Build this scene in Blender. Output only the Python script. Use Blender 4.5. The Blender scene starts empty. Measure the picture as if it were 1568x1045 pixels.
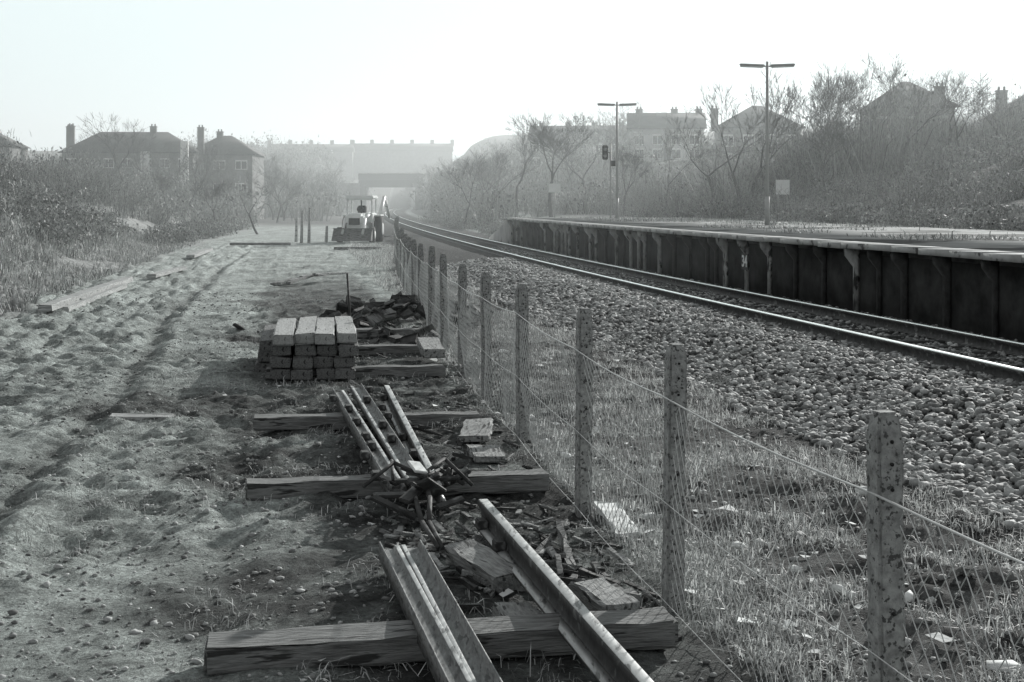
import bpy, bmesh, math, random
import numpy as np
from mathutils import Vector, Matrix
rng=np.random.default_rng(7); random.seed(7)
scene=bpy.context.scene
C=scene.collection
# ------------------------------------------------------------------ helpers
K=0.1717
ANG=math.atan(K)
def off(d):
    return 0.0029*np.maximum(np.asarray(d,float)-25,0)**1.55
def tx(u,d): return float(u-K*d+off(d))
def ss(a,b,x):
    t=np.clip((np.asarray(x,float)-a)/(b-a),0,1); return t*t*(3-2*t)
_tab=rng.random((256,256))
def vn(x,y,s=0):
    x=np.asarray(x,float)+s*17.3; y=np.asarray(y,float)+s*31.7
    xi=np.floor(x).astype(int); yi=np.floor(y).astype(int)
    fx=x-xi; fy=y-yi; fx=fx*fx*(3-2*fx); fy=fy*fy*(3-2*fy)
    a=_tab[xi&255,yi&255]; b=_tab[(xi+1)&255,yi&255]; c=_tab[xi&255,(yi+1)&255]; d=_tab[(xi+1)&255,(yi+1)&255]
    return (a*(1-fx)+b*fx)*(1-fy)+(c*(1-fx)+d*fx)*fy*1.0
def fence_u(d): return 2.22+0.018*np.maximum(np.asarray(d,float)-9,0)**1.25
def H(x,y):
    x=np.asarray(x,float); y=np.asarray(y,float)
    u=x+K*y-off(y)
    z=0.28*ss(5.1,7.1,u)
    p=ss(66,80,y)
    uA=17.5-6*p; uB=19.0
    z=z+1.05*ss(uA,uB,u)
    z=z+(2.0+0.021*np.clip(y,0,240))*ss(20.5,38,u)+0.02*np.clip(u-38,0,150)
    uL=-5.3-3.2*ss(50,120,y)
    z=z+2.7*ss(0,8,uL-u)*ss(22,36,y)+0.012*np.clip(uL-6-u,0,200)
    cor=ss(9,22,np.abs(u-8.5))
    cor=np.maximum(cor,ss(400,520,y))
    z=z+15*ss(230,470,y)*cor+20*ss(500,1500,y)
    emb=ss(290,298,y)*(1-ss(308,316,y))*ss(6,9,np.abs(u-8.5))
    z=np.maximum(z,6.0*emb)
    near=1-ss(45,110,y)
    dirt=(1-ss(4.6,5.4,u))
    hv=.35+.65*ss(.35,.65,vn(x*.45,y*.45,12))
    z=z+dirt*near*(0.07*(vn(x*0.9,y*0.9,1)-.5)+hv*(0.10*(vn(x*2.6,y*2.6,2)-.5)+0.075*(vn(x*6.5,y*6.5,3)-.5)+0.04*(vn(x*17,y*17,4)-.5)))
    churn=ss(-1.2,-2.2,u)*(1-ss(-5.5,-6.5,u)*1.0)*ss(17,24,y)*near
    z=z+churn*(.15*(np.abs(vn(x*3.3,y*2.2,13)-.5)*2-.4)+.06*(vn(x*9,y*6,14)-.5))
    for c,dp in ((-1.85,.07),(-3.55,.06),(-.2,.025)):
        z=z-near*dp*np.exp(-((u-c-0.35*(vn(y*.2,y*0,9)-.5))/0.16)**2)*(.4+.6*vn(y*4,y*0+c,15))
        z=z+near*dp*.5*np.exp(-((u-c-.3-0.35*(vn(y*.2,y*0,9)-.5))/0.12)**2)
    bal=ss(5.0,5.6,u)*(1-ss(10.4,10.8,u))
    z=z+bal*near*0.05*(vn(x*7,y*7,5)-.5)
    lf=ss(0,2,uL+1-u)
    z=z+lf*(0.3*(vn(x*.35,y*.35,6)-.5)+0.15*(vn(x*1.1,y*1.1,7)-.5))*ss(15,30,y)
    rt=ss(20,26,u); z=z+rt*0.8*(vn(x*.25,y*.25,8)-.5)
    return z
def h1(x,y): return float(H(x,y))

def mk(name,V,F,mat=None,smooth=False,parent=None,loc=None,rot=None):
    me=bpy.data.meshes.new(name)
    V=np.asarray(V,np.float32)
    if not isinstance(F,list): F=[F]
    F=[np.asarray(f,np.int32) for f in F if len(f)]
    me.vertices.add(len(V)); me.vertices.foreach_set('co',V.ravel())
    loops=np.concatenate([f.ravel() for f in F])
    tot=np.concatenate([np.full(len(f),f.shape[1],np.int32) for f in F])
    st=np.concatenate([[0],np.cumsum(tot)[:-1]]).astype(np.int32)
    me.loops.add(len(loops)); me.loops.foreach_set('vertex_index',loops)
    me.polygons.add(len(tot)); me.polygons.foreach_set('loop_start',st); me.polygons.foreach_set('loop_total',tot)
    if smooth: me.polygons.foreach_set('use_smooth',np.ones(len(tot),bool))
    me.update(calc_edges=True); me.validate()
    if mat: me.materials.append(mat)
    ob=bpy.data.objects.new(name,me); C.objects.link(ob)
    if parent: ob.parent=parent
    if loc is not None: ob.location=loc
    if rot is not None: ob.rotation_euler=rot
    return ob
def empty(name,loc=(0,0,0),rotz=0,scale=1):
    e=bpy.data.objects.new(name,None); C.objects.link(e); e.location=loc; e.rotation_euler=(0,0,rotz)
    e.scale=(scale,)*3; e.empty_display_size=.2; return e
def box(name,c,s,mat,parent=None,bev=0.0,rot=(0,0,0),jit=0.0,cuts=0):
    bm=bmesh.new(); bmesh.ops.create_cube(bm,size=1)
    bmesh.ops.scale(bm,vec=Vector(s),verts=bm.verts)
    if cuts:
        ax=max(range(3),key=lambda i:s[i])
        ed=[e for e in bm.edges if abs((e.verts[0].co-e.verts[1].co)[ax])>s[ax]*.9]
        bmesh.ops.subdivide_edges(bm,edges=ed,cuts=cuts,use_grid_fill=True)
    if bev>0: bmesh.ops.bevel(bm,geom=[e for e in bm.edges if e.calc_face_angle(0)>.5],offset=bev,segments=2,affect='EDGES')
    if jit>0:
        for v in bm.verts: v.co+=Vector((random.uniform(-1,1),random.uniform(-1,1),random.uniform(-1,1)))*jit
    me=bpy.data.meshes.new(name); bm.to_mesh(me); bm.free()
    me.materials.append(mat)
    ob=bpy.data.objects.new(name,me); C.objects.link(ob); ob.location=c; ob.rotation_euler=rot
    if parent: ob.parent=parent
    return ob
def cyl(name,p0,p1,r0,r1,mat,parent=None,n=12,smooth=True):
    V,F=tube([(p0,p1,r0,r1)],n,cap=True)
    return mk(name,V,F,mat,smooth,parent)
def tube(segs,n=5,cap=False):
    V=[];Q=[];caps=[];b=0
    for p0,p1,r0,r1 in segs:
        p0=np.array(p0,float);p1=np.array(p1,float);d=p1-p0;L=np.linalg.norm(d)
        if L<1e-6: continue
        d/=L;a=np.array([0,0,1.]) if abs(d[2])<.9 else np.array([1.,0,0])
        e1=np.cross(d,a);e1/=np.linalg.norm(e1);e2=np.cross(d,e1)
        t=np.arange(n)*2*math.pi/n
        ring=np.outer(np.cos(t),e1)+np.outer(np.sin(t),e2)
        V.append(p0+ring*r0);V.append(p1+ring*r1)
        for i in range(n):
            j=(i+1)%n; Q.append((b+i,b+j,b+n+j,b+n+i))
        if cap:
            caps.append(tuple(b+i for i in range(n))[::-1]); caps.append(tuple(b+n+i for i in range(n)))
        b+=2*n
    return np.concatenate(V),[Q]+([caps] if cap else [])
def sweep(name,prof,ds,mat,closed=True,parent=None,smooth=False):
    V=[];n=len(prof)
    for d in ds:
        for (u,z) in prof:
            V.append((tx(u,d),d,z))
    F=[]
    for i in range(len(ds)-1):
        for j in range(n if closed else n-1):
            k=(j+1)%n; F.append((i*n+j,i*n+k,(i+1)*n+k,(i+1)*n+j))
    caps=[]
    if closed:
        caps=[tuple(range(n))[::-1],tuple((len(ds)-1)*n+j for j in range(n))]
    return mk(name,V,[F,caps] if caps else [F],mat,smooth,parent)
# ------------------------------------------------------------------ materials
def T(v): return (v*.965,v*1.0,v*.985,1)
def nm(name,lo,hi,scale=5,rough=.85,bump=.3,bdist=.02,stretch=(1,1,1),island=0,detail=8,metal=0,trans=0,spots=None,spec=.3):
    m=bpy.data.materials.new(name); m.use_nodes=True; nt=m.node_tree; N=nt.nodes; L=nt.links
    for n in list(N): N.remove(n)
    out=N.new('ShaderNodeOutputMaterial'); b=N.new('ShaderNodeBsdfPrincipled')
    tc=N.new('ShaderNodeTexCoord'); mp=N.new('ShaderNodeMapping'); mp.inputs['Scale'].default_value=stretch
    L.new(tc.outputs['Object'],mp.inputs['Vector'])
    nz=N.new('ShaderNodeTexNoise'); nz.inputs['Scale'].default_value=scale; nz.inputs['Detail'].default_value=detail; nz.inputs['Roughness'].default_value=.65
    L.new(mp.outputs['Vector'],nz.inputs['Vector'])
    cr=N.new('ShaderNodeValToRGB'); cr.color_ramp.elements[0].position=.3; cr.color_ramp.elements[1].position=.7
    cr.color_ramp.elements[0].color=T(lo); cr.color_ramp.elements[1].color=T(hi)
    L.new(nz.outputs['Fac'],cr.inputs['Fac']); col=cr.outputs['Color']
    if spots:
        ns=N.new('ShaderNodeTexNoise'); ns.inputs['Scale'].default_value=spots[0]; ns.inputs['Detail'].default_value=4
        L.new(mp.outputs['Vector'],ns.inputs['Vector'])
        r2=N.new('ShaderNodeValToRGB'); r2.color_ramp.elements[0].position=spots[1]; r2.color_ramp.elements[1].position=spots[1]+.06
        L.new(ns.outputs['Fac'],r2.inputs['Fac'])
        mx=N.new('ShaderNodeMixRGB'); mx.inputs[2].default_value=T(spots[2]); L.new(r2.outputs['Color'],mx.inputs[0]); L.new(col,mx.inputs[1]); col=mx.outputs[0]
    if island:
        g=N.new('ShaderNodeNewGeometry'); mr=N.new('ShaderNodeMapRange'); mr.inputs['To Min'].default_value=1-island; mr.inputs['To Max'].default_value=1+island
        L.new(g.outputs['Random Per Island'],mr.inputs['Value'])
        mu=N.new('ShaderNodeMixRGB'); mu.blend_type='MULTIPLY'; mu.inputs[0].default_value=1
        L.new(col,mu.inputs[1]); L.new(mr.outputs[0],mu.inputs[2]); col=mu.outputs[0]
    L.new(col,b.inputs['Base Color'])
    b.inputs['Roughness'].default_value=rough; b.inputs['Metallic'].default_value=metal; b.inputs['Specular IOR Level'].default_value=spec
    if bump:
        bp=N.new('ShaderNodeBump'); bp.inputs['Strength'].default_value=bump; bp.inputs['Distance'].default_value=bdist
        nb=N.new('ShaderNodeTexNoise'); nb.inputs['Scale'].default_value=scale*3; nb.inputs['Detail'].default_value=6
        L.new(mp.outputs['Vector'],nb.inputs['Vector']); L.new(nb.outputs['Fac'],bp.inputs['Height']); L.new(bp.outputs[0],b.inputs['Normal'])
    if trans:
        tr=N.new('ShaderNodeBsdfTranslucent'); L.new(col,tr.inputs[0]); ms=N.new('ShaderNodeMixShader'); ms.inputs[0].default_value=trans
        L.new(b.outputs[0],ms.inputs[1]); L.new(tr.outputs[0],ms.inputs[2]); L.new(ms.outputs[0],out.inputs[0])
    else: L.new(b.outputs[0],out.inputs[0])
    return m
M_timber=nm('sleeper_timber',.08,.38,3,bump=.9,bdist=.014,stretch=(1,9,9),spots=(3,.57,.05))
M_timber2=nm('sleeper_timber_pale',.22,.60,3,bump=.8,bdist=.012,stretch=(1,10,10),spots=(2,.57,.10))
M_block=nm('offcut_timber',.16,.5,7,bump=.8,bdist=.012,stretch=(6,1,6),spots=(5,.58,.07))
M_endgrain=nm('timber_dark',.03,.09,6,bump=.6)
M_iron=nm('rusty_iron',.03,.10,14,rough=.7,bump=.5,bdist=.004,spots=(9,.6,.2))
M_raild=nm('weathered_rail_steel',.06,.24,16,rough=.6,bump=.4,bdist=.002,metal=.1,stretch=(3,.5,3),spots=(14,.56,.04))
M_railw=nm('worn_top_lit_foot',.30,.6,5,rough=.5,bump=.1,bdist=.001,metal=.1,stretch=(4,.8,4),spots=(7,.56,.14))  # worn running top; the same tone paints light onto the foot faces
M_railtop=nm('polished_steel',.92,.96,3,rough=.3,bump=0,metal=1)
M_conc=nm('old_concrete',.18,.5,22,bump=.7,bdist=.006,spots=(48,.57,.09))
M_conc2=nm('platform_concrete',.08,.75,1.6,bump=.3,stretch=(2,2,1.0),spots=(3,.56,.05))
M_cope=nm('coping_concrete',.34,.52,3,bump=.3,spots=(5,.6,.14),rough=.95,spec=.1)
M_plat=nm('platform_asphalt',.26,.52,.8,bump=.5,bdist=.03,spots=(.5,.5,.16),rough=1,spec=.05)
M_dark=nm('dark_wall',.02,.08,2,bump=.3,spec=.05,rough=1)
M_wire=nm('galvanised_wire',.6,.8,20,rough=.5,bump=0,metal=.1)
M_stone=nm('ballast_stone',.15,.46,6,bump=.4,island=.75,rough=.75)
M_clod=nm('soil_clod',.16,.52,9,bump=.4,island=.6)
M_grass=nm('dry_grass',.28,.75,3,bump=0,island=.8,trans=.3,rough=.5)
M_grassd=nm('grass_verge',.28,.62,1.2,bump=0,island=.6,rough=.65)
M_twig=nm('bare_twigs',.16,.44,.5,bump=0,island=.6,rough=.7)
M_bark=nm('bark',.08,.18,8,bump=.5,stretch=(1,1,.3))
M_white=nm('white_paint',.75,.88,3,bump=.05,rough=.5)
M_litter=nm('litter',.65,.88,8,bump=.3,island=.2)
M_pole=nm('lamp_post_paint',.32,.45,3,bump=.05,rough=.5)
M_brick=nm('brick_wall',.16,.25,1.2,bump=.2)
M_roof=nm('roof_tile',.08,.13,1.5,bump=.3,stretch=(.5,.5,3))
M_render=nm('pebbledash',.45,.6,2,bump=.2)
M_glass=nm('window_glass',.03,.05,1,bump=0,rough=.1,spec=.6)
M_black=nm('black_paint',.012,.02,3,bump=0,rough=.5)
M_tyre=nm('tyre_rubber',.02,.035,8,bump=.3)
M_yellow=nm('digger_paint',.6,.78,3,bump=.05,rough=.4,spots=(3,.65,.3))
M_straw=nm('straw',.35,.75,4,bump=0,island=.5)

def ground_mat():
    m=bpy.data.materials.new('ground_surface'); m.use_nodes=True; nt=m.node_tree; N=nt.nodes; L=nt.links
    b=N['Principled BSDF']; b.inputs['Roughness'].default_value=.95; b.inputs['Specular IOR Level'].default_value=.15
    tc=N.new('ShaderNodeTexCoord')
    def noise(s,d=8,r=.6):
        n=N.new('ShaderNodeTexNoise'); n.inputs['Scale'].default_value=s; n.inputs['Detail'].default_value=d; n.inputs['Roughness'].default_value=r
        L.new(tc.outputs['Object'],n.inputs['Vector']); return n.outputs['Fac']
    def ramp(f,a,b_,p0=.3,p1=.7):
        c=N.new('ShaderNodeValToRGB'); c.color_ramp.elements[0].position=p0; c.color_ramp.elements[1].position=p1
        c.color_ramp.elements[0].color=T(a); c.color_ramp.elements[1].color=T(b_); L.new(f,c.inputs['Fac']); return c.outputs['Color']
    def mix(f,a,b_,bt='MIX'):
        x=N.new('ShaderNodeMixRGB'); x.blend_type=bt
        if isinstance(f,float): x.inputs[0].default_value=f
        else: L.new(f,x.inputs[0])
        L.new(a,x.inputs[1]); L.new(b_,x.inputs[2]); return x.outputs[0]
    def attr(n):
        a=N.new('ShaderNodeAttribute'); a.attribute_name=n; return a.outputs['Fac']
    dirt=ramp(noise(.8,10,.7),.30,.72,.36,.64)
    dirt=mix(.8,dirt,ramp(noise(9,8,.75),.35,1.5,.33,.68),'MULTIPLY')
    dirt=mix(.8,dirt,ramp(noise(45,5,.75),.35,1.6,.32,.68),'MULTIPLY')
    gr=ramp(noise(4,8,.75),.03,.28,.35,.7)
    bal=ramp(noise(22,6,.8),.02,.16,.35,.7)
    vg=ramp(noise(1.2,8,.75),.2,.55,.35,.65)
    col=mix(attr('grass'),dirt,gr)
    col=mix(attr('verge'),col,vg)
    col=mix(attr('ballast'),col,bal)
    dk=ramp(noise(2,6),.0,1.0,.35,.6)
    soil=ramp(noise(18,6,.7),.02,.12)
    dm=N.new('ShaderNodeMath'); dm.operation='MULTIPLY'; L.new(attr('dark'),dm.inputs[0])
    ad=N.new('ShaderNodeMath'); ad.operation='MULTIPLY_ADD'; ad.inputs[1].default_value=.5; ad.inputs[2].default_value=.55; ad.use_clamp=True
    L.new(dk,ad.inputs[0]); L.new(ad.outputs[0],dm.inputs[1])
    col=mix(dm.outputs[0],col,soil)
    L.new(col,b.inputs['Base Color'])
    bp=N.new('ShaderNodeBump'); bp.inputs['Strength'].default_value=1; bp.inputs['Distance'].default_value=.08
    bp2=N.new('ShaderNodeBump'); bp2.inputs['Strength'].default_value=1; bp2.inputs['Distance'].default_value=.035
    L.new(noise(7,6,.7),bp.inputs['Height']); L.new(noise(32,6,.75),bp2.inputs['Height']); L.new(bp.outputs[0],bp2.inputs['Normal']); L.new(bp2.outputs[0],b.inputs['Normal'])
    return m
# ------------------------------------------------------------------ ground sheet
dr=[-12,-6,-2,0,1]
while dr[-1]<22: dr.append(dr[-1]+.045)
st=.05
while dr[-1]<2600:
    st*=1.02; dr.append(dr[-1]+st)
dr=np.array(dr)
ur=[0.0]
while ur[-1]<6.5: ur.append(ur[-1]+.045)
s=.05
while ur[-1]<1600: s*=1.035; ur.append(ur[-1]+s)
ur=np.array(ur); ul=-ur[1:][::-1]; uu=np.concatenate([ul,ur])
D,U=np.meshgrid(dr,uu,indexing='ij')
X=U-K*D+off(D)*(1-ss(450,900,D))
Z=H(X,D)
nr,nc=D.shape
V=np.stack([X,D,Z],-1).reshape(-1,3)
idx=np.arange(nr*nc).reshape(nr,nc)
F=np.stack([idx[:-1,:-1],idx[:-1,1:],idx[1:,1:],idx[1:,:-1]],-1).reshape(-1,4)
ground=mk('ground',V,F,ground_mat(),smooth=True)
Uf=(X+K*D-off(D)).ravel(); Df=D.ravel(); Xf=X.ravel()
nz=vn(Xf*.8,Df*.8,11); fu=fence_u(Df)
grass=np.clip(ss(0,1.2,Uf-fu+.5+(nz-.5)),0,1)*(1-ss(5,5.4,Uf))
grass=np.maximum(grass,ss(16,19,Uf))
grass=np.maximum(grass,ss(120,150,Df)*(np.abs(Uf-8.5)>4))
verge=ss(-4.3,-5.6,Uf+1.5*(nz-.5))*(1-ss(120,160,Df))
ballast=ss(4.9,5.3,Uf+.3*(nz-.5))*(1-ss(11,12,Uf))
dark=ss(-.7,.2,Uf+1.6*(nz-.5))*(1-ss(2.2,2.6,Uf))*(1-ss(30,50,Df))*.95
dark=np.maximum(dark,ss(4.3,4.7,Uf)*(1-ss(5,5.3,Uf))*.8)
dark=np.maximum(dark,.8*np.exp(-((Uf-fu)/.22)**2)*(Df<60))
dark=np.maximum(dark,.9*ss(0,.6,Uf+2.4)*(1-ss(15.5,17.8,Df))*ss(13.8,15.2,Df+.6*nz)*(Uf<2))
dark=np.maximum(dark,.5*np.exp(-((Uf+1.85-.35*(vn(Df*.2,Df*0,9)-.5))/.15)**2)*(Df<50))
for nme,a in (('grass',grass),('ballast',ballast),('dark',dark),('verge',verge)):
    at=ground.data.attributes.new(nme,'FLOAT','POINT'); at.data.foreach_set('value',a.astype(np.float32))

# ------------------------------------------------------------------ scatter builders
ph=(1+5**.5)/2
ICO=np.array([(-1,ph,0),(1,ph,0),(-1,-ph,0),(1,-ph,0),(0,-1,ph),(0,1,ph),(0,-1,-ph),(0,1,-ph),(ph,0,-1),(ph,0,1),(-ph,0,-1),(-ph,0,1)])/1.902
ICF=np.array([(0,11,5),(0,5,1),(0,1,7),(0,7,10),(0,10,11),(1,5,9),(5,11,4),(11,10,2),(10,7,6),(7,1,8),(3,9,4),(3,4,2),(3,2,6),(3,6,8),(3,8,9),(4,9,5),(2,4,11),(6,2,10),(8,6,7),(9,8,1)])
def stones(name,P,S,mat,flat=.75,parent=None,jt=.28):
    n=len(P)
    A=rng.normal(size=(n,3,3)); Q,_=np.linalg.qr(A)
    sc=S[:,None]*rng.uniform(.6,1.15,(n,3))
    v=ICO[None]*(1+rng.uniform(-jt,jt,(n,12,1)))
    v=v*sc[:,None,:]; v=np.einsum('nij,nkj->nki',Q,v); v[...,2]*=flat
    v=v+P[:,None,:]
    f=ICF[None]+(np.arange(n)*12)[:,None,None]
    return mk(name,v.reshape(-1,3),f.reshape(-1,3),mat,parent=parent)
def bladeVF(P,L,W,lean,up=1.0,droop=.3):
    n=len(P); th=rng.uniform(0,2*math.pi,n); le=np.abs(rng.normal(0,lean,n))
    hd=np.stack([np.cos(th),np.sin(th),np.zeros(n)],-1)
    dr_=hd*np.sin(le)[:,None]+np.array([0,0,1])*np.cos(le)[:,None]*up
    t2=th+rng.uniform(0,6.28,n); sd=np.stack([np.cos(t2),np.sin(t2),np.zeros(n)],-1)*W[:,None]*.5
    mid=P+dr_*L[:,None]*.55
    tip=P+dr_*L[:,None]*.95+hd*(L*droop)[:,None]*.5-np.array([0,0,1])*(L*droop*.5)[:,None]
    v=np.stack([P-sd,P+sd,mid-sd*.8,mid+sd*.8,tip],1)
    b=(np.arange(n)*5)[:,None]
    q=b+np.array([0,1,3,2]); t=b+np.array([2,3,4])
    return v.reshape(-1,3),q,t
def blades(name,P,L,W,lean,mat,droop=.3,parent=None):
    v,q,t=bladeVF(P,L,W,lean,1,droop); return mk(name,v,[q,t],mat,parent=parent)
def scat(n,u0,u1,d0,d1,pw=1.0,cl=None,thr=0,seed=0):
    d=d0+(d1-d0)*rng.random(n)**pw; u=rng.uniform(u0,u1,n)
    x=u-K*d+off(d)
    if cl:
        m=vn(x*cl,d*cl,seed)+.4*vn(x*cl*3,d*cl*3,seed+1)-.2 >thr+rng.normal(0,.08,n); x=x[m];d=d[m];u=u[m]
    return x,d,u
x,d,u=scat(34000,5.0,7.9,8,48,1.5); z=H(x,d)
S=rng.uniform(.022,.058,len(x)); S*=1+.3*(d>25)
stones('track_ballast',np.stack([x,d,z+S*.4],-1),S,M_stone)
x,d,u=scat(9000,7.9,10.3,14,60,1.3); z=H(x,d); S=rng.uniform(.025,.045,len(x))
stones('track_ballast',np.stack([x,d,z+.01],-1),S,M_stone)
x,d,u=scat(26000,-6,2.4,3.5,34,1.5,.9,.40,20); S=rng.gamma(2,.0045,len(x))+.004
stones('soil_clods',np.stack([x,d,H(x,d)+S*.2],-1),np.minimum(S,.035),M_clod,.6)
x,d,u=scat(5000,2.4,5.2,3.5,25,1.4); S=rng.gamma(2,.006,len(x))+.005
stones('soil_clods',np.stack([x,d,H(x,d)+S*.2],-1),np.minimum(S,.04),M_stone,.7)
x,d,u=scat(150000,2.3,5.1,3,28,1.6,1.6,.49,30); n=len(x)
blades('rough_grass',np.stack([x,d,H(x,d)-.005],-1),rng.gamma(3,.024,n)+.02,rng.uniform(.003,.007,n),.85,M_grass,.6)
x,d,u=scat(30000,2.8,5.1,28,75,1.2,.8,.4,30); n=len(x)
blades('rough_grass',np.stack([x,d,H(x,d)-.005],-1),rng.gamma(3,.035,n)+.04,rng.uniform(.008,.014,n),.7,M_grass,.5)
x,d,u=scat(52000,-1.6,2.4,4,26,1.4,1.3,.64,40); n=len(x)
blades('trampled_grass',np.stack([x,d,H(x,d)],-1),rng.gamma(2,.025,n)+.02,rng.uniform(.003,.006,n),1.25,M_straw,.5)
x,d,u=scat(16000,-6,-1,5,40,1.4,.9,.72,44); n=len(x)
blades('trampled_grass',np.stack([x,d,H(x,d)],-1),rng.gamma(2,.018,n)+.015,rng.uniform(.003,.006,n),1.3,M_grassd,.5)
x,d,u=scat(90000,-15,-5,16,75,1.2,.5,.3,50); n=len(x)
blades('verge_grass',np.stack([x,d,H(x,d)-.02],-1),rng.gamma(3,.06,n)+.05,rng.uniform(.012,.025,n),.7,M_grassd,.6)
x,d,u=scat(60000,-24,-7,28,80,1.0,.5,.2,52); n=len(x)
blades('verge_grass',np.stack([x,d,H(x,d)-.02],-1),rng.gamma(3,.11,n)+.1,rng.uniform(.02,.035,n),.75,M_grassd,.7)
V=[];Q=[]
for i in range(420):
    dd=random.uniform(4.5,24); uu_=random.choice([random.uniform(2.3,3.4),random.uniform(2.3,4),random.uniform(2.3,5),random.uniform(2.3,5),random.uniform(-.5,2)])
    xx=tx(uu_,dd); zz=h1(xx,dd); sz=random.uniform(.008,.035)*(2.0 if random.random()<.12 else 1)
    a=random.uniform(0,6.28); b=len(V)
    for (p,q) in ((-1,-1),(1,-1),(1,1),(-1,1)):
        p*=sz*random.uniform(.6,1.3); q*=sz*random.uniform(.5,1)
        V.append((xx+p*math.cos(a)-q*math.sin(a),dd+p*math.sin(a)+q*math.cos(a),zz+.012+random.uniform(0,sz*.9)))
    Q+= [(b,b+1,b+2),(b,b+2,b+3)]
mk('paper_litter',V,[Q],M_litter)
P=[(1.85,8.05),(1.98,7.6),(1.7,8.5),(.3,12.8),(.45,12.2),(-.13,20.8),(-.6,21.3),(2.2,7.9),(.95,9.9),(2.6,10.5),(1.1,11.5),(.2,14.5),(2.3,6.6),(1.45,9.1)]
P=np.array([(a,b,h1(a,b)+.04) for a,b in P]); stones('crumpled_rubbish',P,rng.uniform(.04,.085,len(P)),M_litter,.6,jt=.45)

# ------------------------------------------------------------------ foreground sleepers
def sleeper(xl,d,L=2.3,w=.25,h=.13,rz=ANG,z=None,mat=M_timber,name='timber_sleeper',tilt=0):
    cx=xl+L/2*math.cos(rz)-w/2*math.sin(rz); cy=d+L/2*math.sin(rz)+w/2*math.cos(rz)
    if z is None: z=.0
    return box(name,(cx,cy,z+h/2),(L,w,h),mat,bev=.012,rot=(random.uniform(-.03,.03),tilt+random.uniform(-.008,.008),rz),jit=.008,cuts=13)
sleeper(-1.43,6.62,2.28)
sleeper(-1.95,10.42,2.28,rz=ANG*1.05)
sleeper(-2.48,13.6,2.2,rz=ANG*.9)
sleeper(-3.05,17.6,2.25,rz=ANG)
sleeper(-3.3,20.2,2.3,rz=ANG)
sleeper(-3.5,22.9,2.2,rz=ANG)
sleeper(-14.0,70.5,3.0,rz=.12,z=.06)
sleeper(-8.2,65.5,2.2,rz=ANG)
sleeper(-9.6,88,2.4,rz=ANG)
box('timber_block',(-1.12,19.6,.2),(.30,1.4,.12),M_block,bev=.01,rot=(0.02,0,.12),jit=.006,cuts=3)
box('wooden_board',(-3.72,14.3,.03),(.62,.2,.06),M_timber2,bev=.005,rot=(.03,.02,.1),jit=.004,cuts=3)
box('long_plank',(-9.72,33,.13),(.26,10.6,.13),M_timber2,bev=.01,rot=(0,0,.115),jit=.012,cuts=8)
box('long_plank',(-9.35,32.2,.08),(.13,8.4,.1),M_timber2,bev=.01,rot=(0,0,.13),jit=.012,cuts=8)
box('long_plank',(-10.4,43,.1),(.26,5,.1),M_timber2,bev=.01,rot=(0,0,.05),jit=.01,cuts=5)
box('long_plank',(-12.7,58,.15),(.3,8,.12),M_timber2,bev=.01,rot=(0,0,.12),jit=.01,cuts=5)
for i in range(6):
    box('broken_plank',(-6.1+i*.22,39.0+random.uniform(-1.5,1.5),.08+.03*i),(.13,1.5,.05),M_timber2 if i%2 else M_timber,bev=.01,rot=(random.uniform(-.05,.1),0,random.uniform(-.6,-.1)),cuts=3,jit=.015)
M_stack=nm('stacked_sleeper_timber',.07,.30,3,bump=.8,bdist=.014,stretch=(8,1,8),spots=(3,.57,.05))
M_stack_lit=nm('stacked_sleeper_lit_top',.22,.58,3,bump=.8,bdist=.012,stretch=(8,1,8),spots=(3,.6,.14))  # sunlit copy of the stack timber, light put into its colour
stk=empty('sleeper_stack',(-2.42,17.55,0),ANG*.75)
for r in range(4):
    for c in range(4):
        ox=random.uniform(-.02,.02); oy=random.uniform(-.09,.09)
        box('sleeper_r%d_c%d'%(r,c),(-.405+c*.265+ox+(-.03 if r<2 else 0),1.3+oy,.075+r*.145),(.25,2.6,.135),M_stack_lit if r==3 else M_stack,parent=stk,bev=.014,jit=.010,cuts=5,rot=(0,random.uniform(-.03,.03),random.uniform(-.012,.012)))
for r in range(3):
    box('side_sleeper_%d'%r,(-.69+.03*r,1.9,.075+r*.145),(.22,2.4,.13),M_stack,parent=stk,bev=.012,jit=.008,cuts=4,rot=(0,0,.02))

# ------------------------------------------------------------------ loose rails
RP=[(-.07,0),(.07,0),(.07,.011),(.014,.026),(.009,.04),(.009,.105),(.034,.116),(.034,.152),(.031,.156),(-.031,.156),(-.034,.152),(-.034,.116),(-.009,.105),(-.009,.04),(-.014,.026),(-.07,.011)]
def prism(name,p0,p1,prof,mat,parent=None,roll=0,sc=1,seg=14):
    p0=Vector(p0);p1=Vector(p1);d=(p1-p0); d.normalize(); sd=d.cross(Vector((0,0,1))).normalized(); up=sd.cross(d)
    if p1.y<p0.y: sd=-sd
    V=[];cr,sr=math.cos(roll),math.sin(roll)
    for i in range(seg+1):
        p=p0.lerp(p1,i/seg)
        for a,b in prof:
            a*=sc;b*=sc
            V.append(p+sd*(a*cr-b*sr)+up*(a*sr+b*cr))
    n=len(prof); F=[(k*n+i,k*n+(i+1)%n,(k+1)*n+(i+1)%n,(k+1)*n+i) for k in range(seg) for i in range(n)]
    return mk(name,[tuple(v) for v in V],[F,[tuple(range(n))[::-1],tuple(range(seg*n,seg*n+n))]],mat,parent=parent)
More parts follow.
